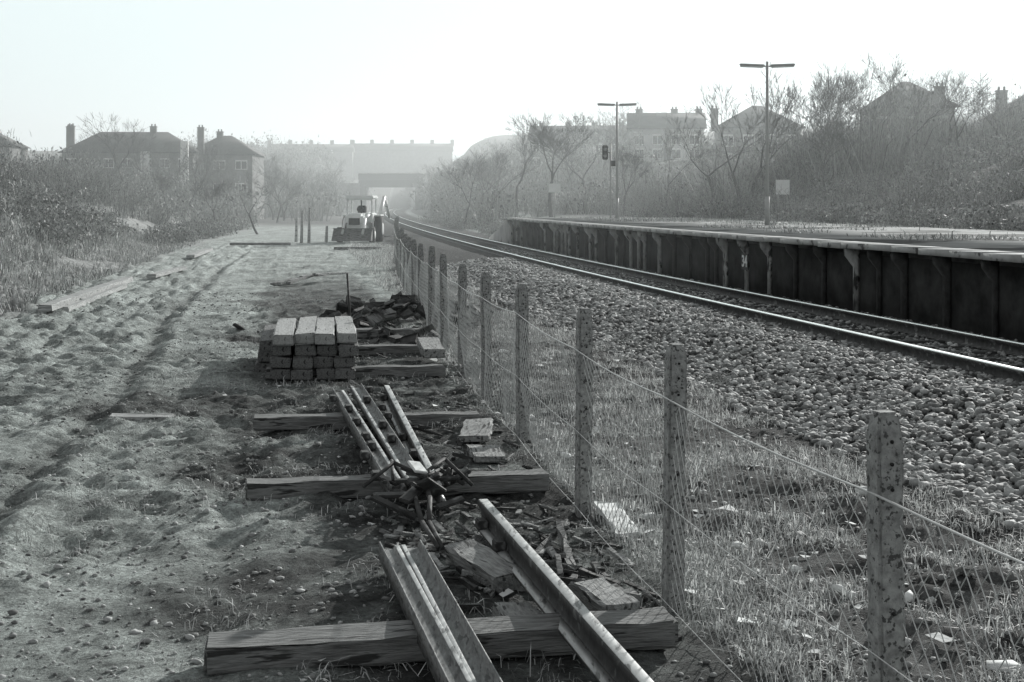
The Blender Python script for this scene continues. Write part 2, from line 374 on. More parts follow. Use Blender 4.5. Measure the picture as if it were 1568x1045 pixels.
def rl(name,parts,chairs=0):
    e=empty(name)
    for i,(p0,p1,roll,sc) in enumerate(parts):
        up_=abs(roll)<.5
        prism('rail_%d'%i,p0,p1,RP,M_iron if up_ else M_raild,e,roll,sc)
        if up_:
            prism('running_surface_%d'%i,p0,p1,[(-.029,.1572),(.029,.1572),(.027,.1590),(-.027,.1590)],M_railw,e,roll,sc)
            prism('foot_face_%d'%i,p0,p1,[(-.0695,.0125),(-.02,.0250),(-.02,.0272),(-.0695,.0147)],M_railw,e,roll,sc)  # foot tops painted paler than the sides, as if catching light
            prism('foot_face_b%d'%i,p0,p1,[(.0695,.0125),(.0695,.0147),(.02,.0272),(.02,.0250)],M_railw,e,roll,sc)
        else:
            sg=1 if roll<0 else -1
            prism('pale_edge_%d'%i,p0,p1,[(-sg*.0352,.12),(-sg*.0352,.150),(-sg*.0365,.148),(-sg*.0365,.122)],M_railw,e,roll,sc)  # paler strip along the upward side of the head
        a=Vector(p0);b=Vector(p1);L=(b-a).length; az=math.atan2(-(b-a).x,(b-a).y)
        if chairs:
            t=.35
            while t<L-.2:
                q=a.lerp(b,t/L); sgn=(1 if (i+int(t*7))%2 else -1)
                box('chair_%d'%i,(q.x+.05*math.cos(az)*sgn,q.y,q.z+.045),(.07,.12,.06),M_iron,e,bev=.008,rot=(0,0,az))
                t+=random.uniform(.45,.9)
    return e
R90=math.pi/2
rl('loose_rail_pair',[((.115,4.0,.19),(-.79,8.45,.13),-R90,.78),((.325,4.0,.19),(-.545,8.5,.13),R90,.78)])
rl('loose_rail',[((.88,4.0,.135),(-.19,9.35,.09),0,1.0)],chairs=1)
rl('loose_rail_pair',[((-.86,9.9,.19),(-1.92,15.2,.16),-R90,.8),((-.60,10.0,.19),(-1.65,15.6,.16),R90,.8)],chairs=1)
rl('loose_rail',[((-.50,9.7,.135),(-1.34,15.2,.11),0,.85)],chairs=1)
e=empty('rail_fittings',(-.68,9.95,.15))
for i in range(18):
    box('plate_%d'%i,(random.uniform(-.26,.32),random.uniform(-.4,.4),random.uniform(0,.18)),(random.uniform(.04,.1),random.uniform(.12,.36),.025),M_iron,e,bev=.006,rot=(random.uniform(-.6,.6),random.uniform(-.6,.6),random.uniform(0,3)))
pts=[(-.35,-.1,.08),(-.15,.05,.22),(.05,-.05,.15),(.2,.2,.22),(.4,.1,.05)]
V,F=tube([(pts[i],pts[i+1],.014,.014) for i in range(4)],8,True); mk('bent_bar',V,F,M_iron,parent=e)
for (dx,r0) in ((0,.0),(.09,.03)):
    pts=[(.0+dx,-.2,.12),(.04+dx,-.45,.05+r0),(.10+dx*.5,-.75,-.02),(.22+dx*.3,-1.1,-.10)]
    V,F=tube([(pts[i],pts[i+1],.018,.016) for i in range(3)],6,True); mk('strap',V,F,M_iron,parent=e)
box('light_plate',(.02,-.02,.2),(.1,.16,.02),M_litter,e,bev=.005,rot=(.3,.2,.5))
for i in range(6):
    cyl('bolt_%d'%i,(random.uniform(-.3,.3),random.uniform(-.4,.4),.12),(random.uniform(-.3,.3),random.uniform(-.4,.4),.18),.012,.012,M_iron,e,8)
def bit(x,y,L,w,h,rz,mat=M_timber,tilt=0,name='timber_offcut'):
    box(name,(x,y,h/2+h1(x,y)+abs(tilt)*L*.4),(w,L,h),mat,bev=.008,rot=(tilt,random.uniform(-.08,.08),rz),jit=.013,cuts=5)
bit(-.16,8.25,.58,.2,.09,.55,M_block,.12)
bit(.06,7.35,.5,.22,.08,.25,M_block)
bit(.50,7.72,.5,.2,.11,.35,M_block)
bit(.33,8.9,.9,.05,.04,.05,M_timber,.1)
bit(.24,9.1,.7,.04,.04,-.35,M_timber,.15)
bit(.02,9.0,.6,.06,.03,1.1,M_timber,.1)
bit(-.3,9.0,.6,.05,.04,1.9,M_timber)
bit(-.33,13.2,1.0,.28,.05,-.02,M_block)
bit(-.22,12.2,.6,.28,.05,.15,M_block)
bit(.72,9.75,.8,.16,.04,.12,M_litter,.05,'white_board')
bit(.60,7.95,.3,.1,.06,.6,M_timber)
e=empty('track_debris'); 
for i in range(380):
    dd=random.choice([random.uniform(7,10.3),random.uniform(7.8,10),random.uniform(11,26),random.uniform(10.5,17)]); uu_=random.uniform(.8,2.2)
    xx=tx(uu_,dd); L=random.uniform(.04,.28); tl=random.uniform(-.15,.35); hh=random.uniform(.008,.03)
    box('debris_stick_%d'%i,(xx,dd,hh/2+h1(xx,dd)+abs(tl)*L*.4),(random.uniform(.01,.045),L,hh),random.choice([M_timber,M_iron,M_timber2,M_endgrain]),e,bev=.003,rot=(tl,random.uniform(-.08,.08),random.uniform(0,3.1)),jit=.005,cuts=2)
e=empty('scrap_heap',(-2.1,26.5,0))
for i in range(150):
    px_=random.gauss(0,.7); py_=random.gauss(0,2.4)
    hh=max(0,.42*math.exp(-px_**2-(py_/3)**2))
    box('scrap_%d'%i,(px_,py_,hh*random.random()+.04),(random.uniform(.05,.3),random.uniform(.06,.4),random.uniform(.02,.08)),random.choice([M_iron,M_timber,M_endgrain,M_endgrain]),e,bev=.004,rot=(random.uniform(-.7,.7),random.uniform(-.7,.7),random.uniform(0,3)),jit=.02)
cyl('iron_stake',(-2.72,24.0,0),(-2.78,24.0,1.0),.022,.018,M_iron,n=8)
for (x_,y_,hh) in ((-11.4,77,1.7),(-11.0,77,1.9),(-12.0,79,1.3),(-10.2,78,.9)):
    g=h1(x_,y_); cyl('wooden_stake',(x_,y_,g-.1),(x_+.05,y_,g+hh),.09,.07,M_timber2,n=8)

# ------------------------------------------------------------------ wire fence
fe=empty('chain_link_fence')
pd=[5.09-2.55,5.09,7.8,10.1,12.95]
while pd[-1]<74: pd.append(pd[-1]+2.75)
def post(x,y,z,i):
    bm=bmesh.new(); bmesh.ops.create_cube(bm,size=1)
    hh=1.42+random.uniform(-.03,.05); bmesh.ops.scale(bm,vec=(.102,.102,hh+.3),verts=bm.verts)
    bmesh.ops.translate(bm,vec=(0,0,(hh-.3)/2),verts=bm.verts)
    vert=[e for e in bm.edges if abs(e.verts[0].co.z-e.verts[1].co.z)>1]
    bmesh.ops.subdivide_edges(bm,edges=vert,cuts=22,use_grid_fill=True)
    bmesh.ops.bevel(bm,geom=[e for e in bm.edges if e.calc_face_angle(0)>.5],offset=.012,segments=2,affect='EDGES')
    for v in bm.verts:
        v.co+=Vector((random.uniform(-1,1),random.uniform(-1,1),0))*.003
        if v.co.z>hh-.03: v.co.x*=.75; v.co.y*=.75; v.co.z+=.012
    me=bpy.data.meshes.new('post'); bm.to_mesh(me); bm.free(); me.materials.append(M_conc)
    o=bpy.data.objects.new('post_%d'%i,me); C.objects.link(o); o.parent=fe; o.location=(x,y,z)
    o.rotation_euler=(random.uniform(-.02,.02),random.uniform(-.015,.01),ANG+random.uniform(-.1,.1))
    for k,zz in enumerate((hh-.09,hh-.17,hh-.26,.75)):
        b=cyl('bolt_hole',(0,-.056,zz),(0,-.049,zz),.007,.007,M_black,n=8); b.parent=o
PP=[]
for i,dd in enumerate(pd):
    xx=tx(float(fence_u(dd)),dd); zz=h1(xx,dd); PP.append((xx,dd,zz)); post(xx,dd,zz,i)
def mesh_wires(a,b,p,r,ztop=1.16):
    a=np.array(a);b=np.array(b); L=np.linalg.norm((b-a)[:2]); nW=int(L/p); nk=int(ztop/p)
    i=np.arange(nW)[:,None]; k=np.arange(nk+1)[None]
    s=(i+((k+i)%2))*p/L
    sag=-.03*np.sin(np.clip(s,0,1)*math.pi)
    w=(vn(s*L*1.3+a[0]*9,k*p*1.5+0*s,3)-.5)*.12
    nrm=np.array([-(b-a)[1],(b-a)[0]])/L
    Pn=np.stack([a[0]+(b-a)[0]*s+nrm[0]*w,a[1]+(b-a)[1]*s+nrm[1]*w,a[2]+(b-a)[2]*s+.02+k*p+sag*(k*p/ztop)+vn(s*7,k*.7,2)*.012],-1)
    A=Pn[:,:-1].reshape(-1,3);B=Pn[:,1:].reshape(-1,3)
    dv=B-A; dv/=np.linalg.norm(dv,axis=1)[:,None]
    n3=np.array([nrm[0],nrm[1],0]); e2=np.cross(dv,n3)
    vs=[]
    for end in (A,B):
        for t in (0,2.094,4.189):
            vs.append(end+r*(math.cos(t)*n3+math.sin(t)*e2))
    v=np.stack(vs,1); m=len(A); base=(np.arange(m)*6)[:,None]
    q=np.concatenate([base+np.array([0,1,4,3]),base+np.array([1,2,5,4]),base+np.array([2,0,3,5])])
    return v.reshape(-1,3),q
VV=[];QQ=[];bb=0
for i in range(len(PP)-1):
    d0=PP[i][1]
    p,r=(.058,.0024) if d0<12 else ((.065,.0028) if d0<32 else (.13,.005))
    v,q=mesh_wires(PP[i],PP[i+1],p,r); VV.append(v);QQ.append(q+bb);bb+=len(v)
mk('wire_mesh',np.concatenate(VV),np.concatenate(QQ),M_wire,parent=fe)
sg=[]
for i in range(len(PP)-1):
    for hz,rr in ((1.17,.005),(.6,.003),(.06,.003)):
        a=np.array(PP[i]);b=np.array(PP[i+1]); prev=None
        for t in np.linspace(0,1,7):
            q=a+(b-a)*t; q=q+np.array([-.06,0,hz-.025*math.sin(t*math.pi)])
            if prev is not None: sg.append((prev,q,rr,rr))
            prev=q
V,F=tube(sg,4); mk('line_wire',V,F,M_wire,parent=fe)

# ------------------------------------------------------------------ running line
ds=list(np.concatenate([np.arange(-6,60,2.0),np.arange(60,430,5.0)]))
te=empty('railway_track')
for k,uc in enumerate((7.85,9.31)):
    sweep('rail_%d'%k,[(uc+a,.30+b) for a,b in RP],ds,M_iron,parent=te)
    sweep('rail_head_%d'%k,[(uc-.0365,.437),(uc+.0365,.437),(uc+.0365,.457),(uc+.034,.461),(uc-.034,.461),(uc-.0365,.457)],ds,M_railtop,parent=te)
n=0; Vs=[];Qs=[]
cb=np.array([(sx,sy,sz) for sx in(-1,1) for sy in (-1,1) for sz in (-1,1)],float)
cf=np.array([(0,1,3,2),(4,6,7,5),(0,4,5,1),(2,3,7,6),(0,2,6,4),(1,5,7,3)])
dd=0.0
while dd<200:
    x=tx(8.58,dd); ca,sa=math.cos(ANG),math.sin(ANG)
    b=cb*np.array([1.28,.125,.07]); b=np.stack([b[:,0]*ca-b[:,1]*sa+x,b[:,0]*sa+b[:,1]*ca+dd,b[:,2]+.235],-1)
    Vs.append(b);Qs.append(cf+8*n); n+=1; dd+=.72
mk('sleepers',np.concatenate(Vs),np.concatenate(Qs),M_endgrain,parent=te)

# ------------------------------------------------------------------ platform
pe=empty('station_platform')
PT=1.48
dsp=list(np.arange(-6,66.1,2.0))
sweep('deck',[(10.42,.1),(18.6,.1),(18.6,PT),(10.72,PT),(10.72,PT-.2),(10.42,PT-.2)],dsp,M_plat,parent=pe)
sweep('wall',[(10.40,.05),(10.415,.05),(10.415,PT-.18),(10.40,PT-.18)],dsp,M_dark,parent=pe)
dj=np.arange(-6,66,1.0)
for i,d0 in enumerate(dj):
    j=random.uniform(-.02,.02)
    sweep('coping_%d'%i,[(10.06+j,PT-.085+j*.5),(10.72,PT-.085),(10.72,PT+.008),(10.06+j,PT+.008+j*.5)],[d0+.008,d0+.992],M_cope,parent=pe)
V=[];
for u_ in (10.3,18.6):
    V+= [(tx(u_,66),66,.1),(tx(u_,66),66,PT),(tx(u_,74),74,.34),(tx(u_,74),74,.1)]
mk('ramp',V,[[(0,3,2,1),(4,5,6,7),(1,2,6,5),(0,1,5,4),(3,7,6,2)]],M_plat,parent=pe)
i=0; dd=1.0
while dd<66:
    x=tx(10.33,dd); 
    prof=[(0,0.15),(.0,PT-.42),(-.16,PT-.22),(-.18,PT-.09),(.07,PT-.09),(.07,.15)]
    w=random.choice([.045,.06,.08])
    V=[];ca,sa=math.cos(ANG),math.sin(ANG)
    for sy in (-w,w):
        for a,b in prof:
            V.append((x+a*ca-sy*sa,dd+a*sa+sy*ca,b))
    nP=6; F=[(k,(k+1)%nP,nP+(k+1)%nP,nP+k) for k in range(nP)]
    mk('trestle_%d'%i,V,[F,[tuple(range(6))[::-1],tuple(range(6,12))]],M_conc2 if random.random()<.6 else M_endgrain,parent=pe)
    i+=1; dd+=random.choice([1.45,1.5,1.6,.7,.95])
npz=empty('platform_number_sign',(tx(10.0,29.9),29.9,.95),ANG)
box('plate',(0,0,0),(.02,.42,.34),M_black,npz,bev=.003)
cu=bpy.data.curves.new('digits','FONT'); cu.body='34'; cu.size=.34; cu.extrude=.003; cu.offset=.008; cu.align_x='CENTER'; cu.align_y='CENTER'
to=bpy.data.objects.new('digits',cu); C.objects.link(to); to.parent=npz; to.location=(-.016,0,0); to.rotation_euler=(math.radians(90),0,math.radians(-90)); cu.materials.append(M_white)
x,d,u=scat(30000,12.2,19.5,18,66,1,.35,.48,60); n=len(x)
blades('platform_weeds',np.stack([x,d,np.where(u<18.6,PT,H(x,d))],-1),rng.gamma(2,.035,n)+.02,rng.uniform(.01,.03,n),.9,M_grassd,.5)

def lamp(x,y):
    e=empty('platform_lamp',(x,y,PT),0)
    cyl('base',(0,0,0),(0,0,.9),.085,.075,M_pole,e); cyl('pole',(0,0,.9),(0,0,5.15),.06,.045,M_pole,e)
    cyl('cross_arm',(-.85,0,5.0),(.85,0,5.0),.02,.02,M_pole,e,8)
    for sx in (-1,1):
        box('lantern',(sx*.48,0,5.04),(.78,.16,.07),M_pole,e,bev=.02,rot=(0,-sx*.04,0))
        box('diffuser',(sx*.48,0,4.985),(.7,.12,.04),M_white,e,bev=.012,rot=(0,-sx*.04,0))
lamp(8.04,44.8); lamp(4.63,62.7)
e=empty('railway_signal',(4.52,65.2,PT))
cyl('post',(.0,0,0),(.0,0,3.4),.04,.035,M_pole,e)
cyl('bracket',(0,0,3.0),(-.22,0,3.0),.02,.02,M_black,e,8)
box('head',(-.25,0,3.0),(.26,.16,.66),M_black,e,bev=.03)
for zz in (3.15,2.85):
    V,F=tube([((-.25,-.09,zz),(-.25,-.2,zz),.1,.1)],14); mk('hood',V,F,M_black,parent=e)
    cyl('lens',(-.25,-.083,zz),(-.25,-.095,zz),.085,.08,M_white,e,14)
box('relay_box',(.12,-.05,2.5),(.2,.15,.25),M_black,e,bev=.01)
g=h1(2.55,85); e=empty('white_sign',(2.55,85,g))
cyl('post',(0,0,-.2),(0,0,2.05),.045,.045,M_pole,e)
box('board',(0,-.06,1.75-g+1.3),(.72,.04,.52),M_white,e,bev=.01)
g=h1(11.8,62); e=empty('notice_board',(11.8,62,g))
box('board',(0,0,1.5),(.6,.05,.65),M_white,e,bev=.01); cyl('leg_1',(-.2,0,-.2),(-.2,0,1.2),.03,.03,M_pole,e); cyl('leg_2',(.2,0,-.2),(.2,0,1.2),.03,.03,M_pole,e)

# ------------------------------------------------------------------ digger
e=empty('backhoe_loader',(-8.45,76.5,0.02),math.radians(-4))
box('chassis',(0,1.6,.85),(.9,3.4,.45),M_yellow,e,bev=.05)
box('bonnet',(0,.55,1.25),(.95,1.5,.65),M_white,e,bev=.14)
box('grille',(0,-.21,1.15),(.6,.03,.36),M_black,e,bev=.01)
box('cab_lower',(0,2.1,1.35),(1.45,1.5,.5),M_white,e,bev=.05)
box('seat',(0,2.3,1.75),(.45,.45,.5),M_black,e,bev=.05)
cyl('steering_wheel',(0,1.65,1.78),(0,1.68,1.8),.2,.2,M_black,e,14)
for sx in (-1,1):
    for yy in (1.42,2.8): box('cab_pillar',(sx*.68,yy,2.0),(.09,.09,.85),M_white,e,bev=.015)
box('cab_rail',(0,1.42,2.33),(1.4,.08,.08),M_white,e,bev=.01)
box('cab_roof',(0,2.1,2.45),(1.55,1.65,.2),M_white,e,bev=.05)
for sx in (-1,1):
    for (yy,r,w) in ((.35,.42,.26),(2.6,.7,.38)):
        cyl('tyre',(sx*(.82-w/2+.06),yy,r),(sx*(.82+w/2+.06),yy,r),r,r,M_tyre,e,24)
        cyl('hub',(sx*(.84+w/2+.06),yy,r),(sx*(.86+w/2+.06),yy,r),r*.5,r*.45,M_white,e,16)
    box('mudguard',(sx*.88,2.6,1.45),(.4,1.2,.1),M_white,e,bev=.03)
    V,F=tube([((sx*.55,1.5,1.55),(sx*.55,.1,1.3),.08,.08),((sx*.55,.1,1.3),(sx*.55,-.75,.5),.08,.07)],8,True); mk('loader_arm',V,F,M_white,parent=e)
V=[(-1.05,-.6,.12),(1.05,-.6,.12),(1.05,-1.2,.12),(-1.05,-1.2,.12),(-1.05,-.55,.75),(1.05,-.55,.75),(-1.05,-.95,.8),(1.05,-.95,.8)]
mk('bucket',V,[[(0,1,2,3),(0,4,5,1),(4,6,7,5)],[(0,3,4),(1,5,2)]],M_timber,parent=e)
V,F=tube([((.7,3.3,1.0),(.9,4.3,2.5),.12,.1),((.9,4.3,2.5),(1.1,4.9,1.3),.1,.08)],8,True); mk('backhoe_boom',V,F,M_yellow,parent=e)
cyl('exhaust',(.25,.6,1.5),(.25,.6,2.3),.04,.04,M_black,e,8)

# ------------------------------------------------------------------ bridge
bx=tx(8.5,300)
e=empty('road_bridge',(bx,300,0),.04)
box('left_abutment',(-5.9,3,2.6),(1.6,9,5.6),M_endgrain,e,bev=.05)
box('right_abutment',(5.9,3,2.6),(1.6,9,5.6),M_endgrain,e,bev=.05)
box('deck_girder',(0,-1.4,6.1),(13.4,.5,1.5),M_black,e,bev=.03)
box('deck_slab',(0,3,5.9),(13.4,8.2,1.0),M_endgrain,e,bev=.03)
box('parapet',(0,-1.45,7.55),(13.6,.35,1.3),M_endgrain,e,bev=.03)
box('parapet_coping',(0,-1.45,8.27),(14,.55,.14),M_cope,e,bev=.02)
box('far_parapet',(0,7.4,7.5),(14,.35,1.4),M_endgrain,e,bev=.03)
for sx in (-1,1): box('wing_wall',(sx*9.2,-1.5,3.2),(5.4,.6,6.0),M_brick,e,bev=.04)

# ------------------------------------------------------------------ houses
def house(name,x,y,base,w,dep,wh,rh,rz,chim=((0,0),),nwin=4,wall=M_brick,hip=True,ch=1.6,cmat=M_brick):
    e=empty(name,(x,y,base),rz)
    box('walls',(0,0,wh/2-1.5),(w,dep,wh+3),wall,e)
    o=.35; a=w/2+o;b=dep/2+o; hx=(a-b*.95) if hip else a
    if hx<.3: hx=.3
    V=[(-a,-b,wh),(a,-b,wh),(a,b,wh),(-a,b,wh),(-hx,0,wh+rh),(hx,0,wh+rh)]
    mk('roof',V,[[(0,1,5,4),(2,3,4,5),(3,2,1,0)],[(1,2,5),(3,0,4)]],M_roof,parent=e)
    box('eaves_gutter',(0,-b-.03,wh-.06),(w+.8,.1,.14),M_endgrain,e)
    for r,zz in enumerate((1.3,wh-1.35)):
        for i in range(nwin):
            xx=(i+.5)/nwin*w-w/2; ww=min(1.6,w/nwin*.55)
            box('window_frame',(xx,-dep/2-.02,zz),(ww,.1,1.25),M_white,e)
            for k in (-1,1): box('pane',(xx+k*ww*.24,-dep/2-.075,zz-.05),(ww*.40,.03,.95),M_glass,e)
    box('door',(w*.02,-dep/2-.03,1.0),(.9,.08,2.0),M_endgrain,e)
    for (cx,cy) in chim:
        zt=wh+rh+ch*.55; box('chimney',(cx,cy,(wh+zt)/2),(.8,.55,zt-wh),cmat,e,bev=.02)
        box('chimney_cap',(cx,cy,zt),(.92,.65,.12),cmat,e,bev=.02)
        for k in (-.2,.2): cyl('chimney_pot',(cx+k,cy,zt),(cx+k,cy,zt+.35),.1,.09,M_brick,e,8)
    return e
house('brick_house',-47.8,180,2.8,16.0,8,5.6,2.7,.05,chim=((-8.3,1),(-7.6,-1),(2.4,0),(8.0,2)),nwin=7,ch=1.2)
house('brick_house',-37.8,188,2.8,8.6,7.5,5.6,2.6,-.03,chim=((-.8,0),),nwin=3,ch=.9)
box('gable_wall',(-39.6,172,7.0),(.9,.5,5.2),M_white,bev=.02)
box('gable_wall',(-45.3,175.5,6.9),(1.1,.3,3.2),M_white,bev=.02)
house('brick_house',-63.5,170,3.4,9,7.5,5.4,2.3,.05,chim=((-2,0),),nwin=3,ch=1)
house('brick_house',-76,175,2.8,12,7.5,5.2,2.4,.05,chim=((2,0),),nwin=4)
house('rendered_house',18.4,170,6.6,8.6,7,4.3,2.0,-.08,chim=((-3.2,0),(1.0,0),(3.9,0)),nwin=4,wall=M_render,hip=False,ch=.7)
house('brick_house',25.8,150,5.3,8.5,8,4.6,2.5,-.1,chim=((-4.4,0),),nwin=4,ch=-.6)
house('brick_house',31.0,112,4.6,6.4,7,4.9,2.2,-.15,chim=((2.8,1.5),),nwin=3,ch=-.6)
house('brick_house',40.5,108,4.6,8,7,4.0,2.3,-.15,chim=((-3.2,0),),nwin=3,ch=-.4)
house('brick_house',10.5,215,7,15,7,4.6,2.2,-.1,chim=((-6,0),(-2,0),(2,0),(6,0)),nwin=8,hip=False,ch=.7)
def terrace(x,y,z,n,w,rz):
    e=empty('terraced_houses',(x,y,z),rz); L=n*w
    box('walls',(0,0,2.4-2),(L,8,4.8+4),M_brick,e)
    V=[(-L/2-.3,-4.4,4.8),(L/2+.3,-4.4,4.8),(L/2+.3,4.4,4.8),(-L/2-.3,4.4,4.8),(-L/2-.3,0,7.2),(L/2+.3,0,7.2)]
    mk('roof',V,[[(0,1,5,4),(2,3,4,5),(3,2,1,0)],[(1,2,5),(3,0,4)]],M_roof,parent=e)
    for i in range(n+1):
        box('chimney_%d'%i,(-L/2+i*w,0,7.4),(1.1,.8,1.9),M_brick,e,bev=.02)
    for i in range(n):
        for zz in (1.4,3.7): box('window',(-L/2+(i+.5)*w,-4.02,zz),(1.5,.08,1.1),M_brick,e)
terrace(-60,425,12.4,4,6.2,.06)
terrace(-34,440,13.2,5,6.2,.02)
terrace(-88,415,11.2,4,6,.1)

# ------------------------------------------------------------------ vegetation
def bush_mesh(name,h,w,ns,nt_,nf,seed,fat=1.0):
    a=np.random.default_rng(seed)
    V=[];Q=[];Tt=[];b=0
    def add(P,L,W,lean,dr_):
        nonlocal b
        v,q,t=bladeVF(P,L,W*fat,lean,1,dr_); V.append(v);Q.append(q+b);Tt.append(t+b);b+=len(v)
    r=w*.35*np.sqrt(a.random(ns));t=a.random(ns)*6.28
    P=np.stack([r*np.cos(t),r*np.sin(t),np.zeros(ns)],-1); add(P,a.uniform(.5,1.15,ns)*h*1.05,np.full(ns,.026),.45,.35)
    cl=a.normal(size=(9,3)); cl/=np.linalg.norm(cl,axis=1)[:,None]; cl*=np.array([w*.38,w*.38,h*.33]); cl[:,2]+=h*.5
    k=a.integers(0,9,nt_); P=cl[k]+a.normal(size=(nt_,3))*np.array([w*.16,w*.16,h*.16]); P[:,2]=np.clip(P[:,2],.02,h)
    add(P,a.uniform(.12,.45,nt_)*h*.45,a.uniform(.01,.022,nt_),.8,.2)
    k=a.integers(0,9,nf); P=cl[k]+a.normal(size=(nf,3))*np.array([w*.17,w*.17,h*.15]); P[:,2]=np.clip(P[:,2],.02,h)
    add(P,a.uniform(.05,.14,nf)*fat,a.uniform(.04,.09,nf),1.3,.4)
    me_o=mk(name,np.concatenate(V),[np.concatenate(Q),np.concatenate(Tt)],M_twig)
    me=me_o.data; bpy.data.objects.remove(me_o); return me
bushes=[bush_mesh('bush_mesh_%d'%i,2.0,2.6,80,520,380,100+i) for i in range(6)]
airy=[bush_mesh('airy_mesh_%d'%i,2.6,2.4,110,420,60,150+i) for i in range(4)]
farb=[bush_mesh('far_bush_mesh_%d'%i,2.0,2.6,50,130,110,250+i,2.0) for i in range(5)]
bramble=[bush_mesh('bramble_mesh_%d'%i,.7,1.8,60,380,420,200+i) for i in range(4)]
def mass(name,protos,n,fn,smin,smax,zs=(.8,1.3)):
    e=empty(name); k=0
    while k<n:
        x,y=fn()[:2]
        o=bpy.data.objects.new('clump_%d'%k,random.choice(protos)); C.objects.link(o); o.parent=e
        s=random.uniform(smin,smax); o.scale=(s,s,s*random.uniform(*zs)); o.rotation_euler=(random.uniform(-.1,.1),random.uniform(-.1,.1),random.uniform(0,6.28))
        o.location=(x,y,h1(x,y)-.08); k+=1
    return e
def reg(u0,u1,d0,d1):
    def f():
        d=random.uniform(d0,d1); u=random.uniform(u0,u1); return tx(u,d),d
    return f
mass('bramble_scrub',bramble,260,reg(-24,-8,32,75),.5,1.4)
mass('scrub_bushes',bushes+airy,40,reg(-20,-11,44,62),.4,.8)
mass('scrub_bushes',bushes+airy,120,reg(-32,-9.5,55,110),.6,1.2)
mass('scrub_bushes',farb+airy[:2],110,reg(-45,-7,100,165),.9,1.6)
mass('bramble_scrub',bramble,70,reg(-8.5,-5.5,70,130),.7,1.4)
mass('scrub_bushes',bushes+airy,110,reg(19.5,30,48,112),.4,.9)
mass('scrub_bushes',farb+airy[:2],110,reg(13,30,100,190),.7,1.3)
mass('scrub_bushes',airy+bushes[:2],60,reg(26,50,70,125),.7,1.2)
mass('bramble_scrub',bramble,130,reg(23,42,50,95),.7,1.7)
def dome(): return random.gauss(17.0,1.7),random.gauss(74,3)
mass('scrub_bushes',airy,36,dome,1.0,1.85)
def dome2(): return random.uniform(20,30),random.gauss(80,4)
mass('scrub_bushes',airy,30,dome2,.9,1.45)
mass('bramble_scrub',bramble,140,reg(18.8,23,36,80),.5,1.2)
mass('bramble_scrub',bramble,60,reg(11,15,78,140),.5,1.2)
mass('bramble_scrub',bramble,25,reg(5.0,5.6,11,40),.12,.3)
def nearfence():
    d=random.uniform(14,70); return tx(float(fence_u(d))+random.uniform(.0,.9),d),d
mass('bramble_scrub',bramble,50,nearfence,.15,.45)
def tree_mesh(name,h,seed,spread=.5,levels=5,r=.16,nb=3):
    R=random.Random(seed); segs=[]; 
    def grow(p,d,L,r,lv):
        n=3 if lv>1 else 2
        for i in range(n):
            d2=(d+Vector((R.gauss(0,.16),R.gauss(0,.16),R.gauss(0.03,.07)))).normalized()
            q=p+d2*(L/n); r1=r*(.86 if n==3 else .78)
            segs.append((tuple(p),tuple(q),r,r1)); p=q;d=d2;r=r1
            if lv>0 and i>0 and lv<levels:
                a=(d+Vector((R.gauss(0,spread),R.gauss(0,spread),R.gauss(.1,.25)))).normalized(); grow(p,a,L*R.uniform(.45,.7),r*.5,lv-1)
        if lv>0:
            for k in range(nb):
                a=(d+Vector((R.gauss(0,spread),R.gauss(0,spread),R.gauss(.12,.25)))).normalized()
                grow(p,a,L*R.uniform(.6,.85),r*R.uniform(.55,.75),lv-1)
    grow(Vector((0,0,0)),Vector((R.gauss(0,.05),R.gauss(0,.05),1)),h*.3,r,levels)
    segs=[(a,b,max(r0,.008),max(r1,.007)) for a,b,r0,r1 in segs]
    big=[s_ for s_ in segs if s_[2]>.04]; sm=[s_ for s_ in segs if s_[2]<=.04]
    V1,F1=tube(big,6); V2,F2=tube(sm,3)
    V=np.concatenate([V1,V2]); F=np.concatenate([np.array(F1[0]),np.array(F2[0])+len(V1)])
    V=V*(h/V[:,2].max())
    o=mk(name,V,F,M_bark); me=o.data; bpy.data.objects.remove(o); return me
trees=[tree_mesh('tree_mesh_%d'%i,8,300+i,sp,5,.14,2 if i%2 else 3) for i,sp in enumerate((.45,.55,.4,.6))]
tall=[tree_mesh('tree_mesh_t%d'%i,8,400+i,.28,5,.12,2) for i in range(3)]
fart=[tree_mesh('far_tree_mesh_%d'%i,8,500+i,.5,4,.15,3) for i in range(4)]
def tree(x,y,h,m=None,name='bare_tree',parent=None):
    o=bpy.data.objects.new(name,m or random.choice(fart)); C.objects.link(o); s=h/8; o.scale=(s,s,s); o.location=(x,y,h1(x,y)-.1); o.rotation_euler=(0,0,random.uniform(0,6.28))
    if parent: o.parent=parent
tree(2.7,98,7.6,trees[0]); tree(0.3,110,7.4,tall[1]); tree(-1.6,115,6.0,tall[2])
tree(11.4,70,6.8,tall[1]); tree(12.2,72,7.6,tall[0]); tree(10.6,74,6.0,trees[1]); tree(13.0,76,6.2,tall[2])
tree(15.2,76,6.0,tall[2]); tree(16.6,78,7.0,tall[1]); tree(18.0,80,7.0,tall[0]); tree(19.6,82,6.4,tall[2])
tree(22.3,72,5.2,trees[1]); tree(24.8,74,4.6,trees[3]); tree(21,66,4.8,tall[1]); tree(7.5,95,5.0,trees[2])
tree(-17.5,98,4.6,trees[3]); tree(-22,105,4.2,trees[0]); tree(-3.5,104,5.6,tall[1]); tree(-29,120,4,trees[2])
tree(14.5,66,4.2,trees[0]); tree(19,70,5.2,tall[2]); tree(26,66,4.4,trees[2]); tree(16.4,74,6.6,trees[0]); tree(23,84,6.6,tall[1]); tree(26.5,88,6,tall[0]); tree(9.0,84,5.6,tall[2])
dt=empty('distant_trees')
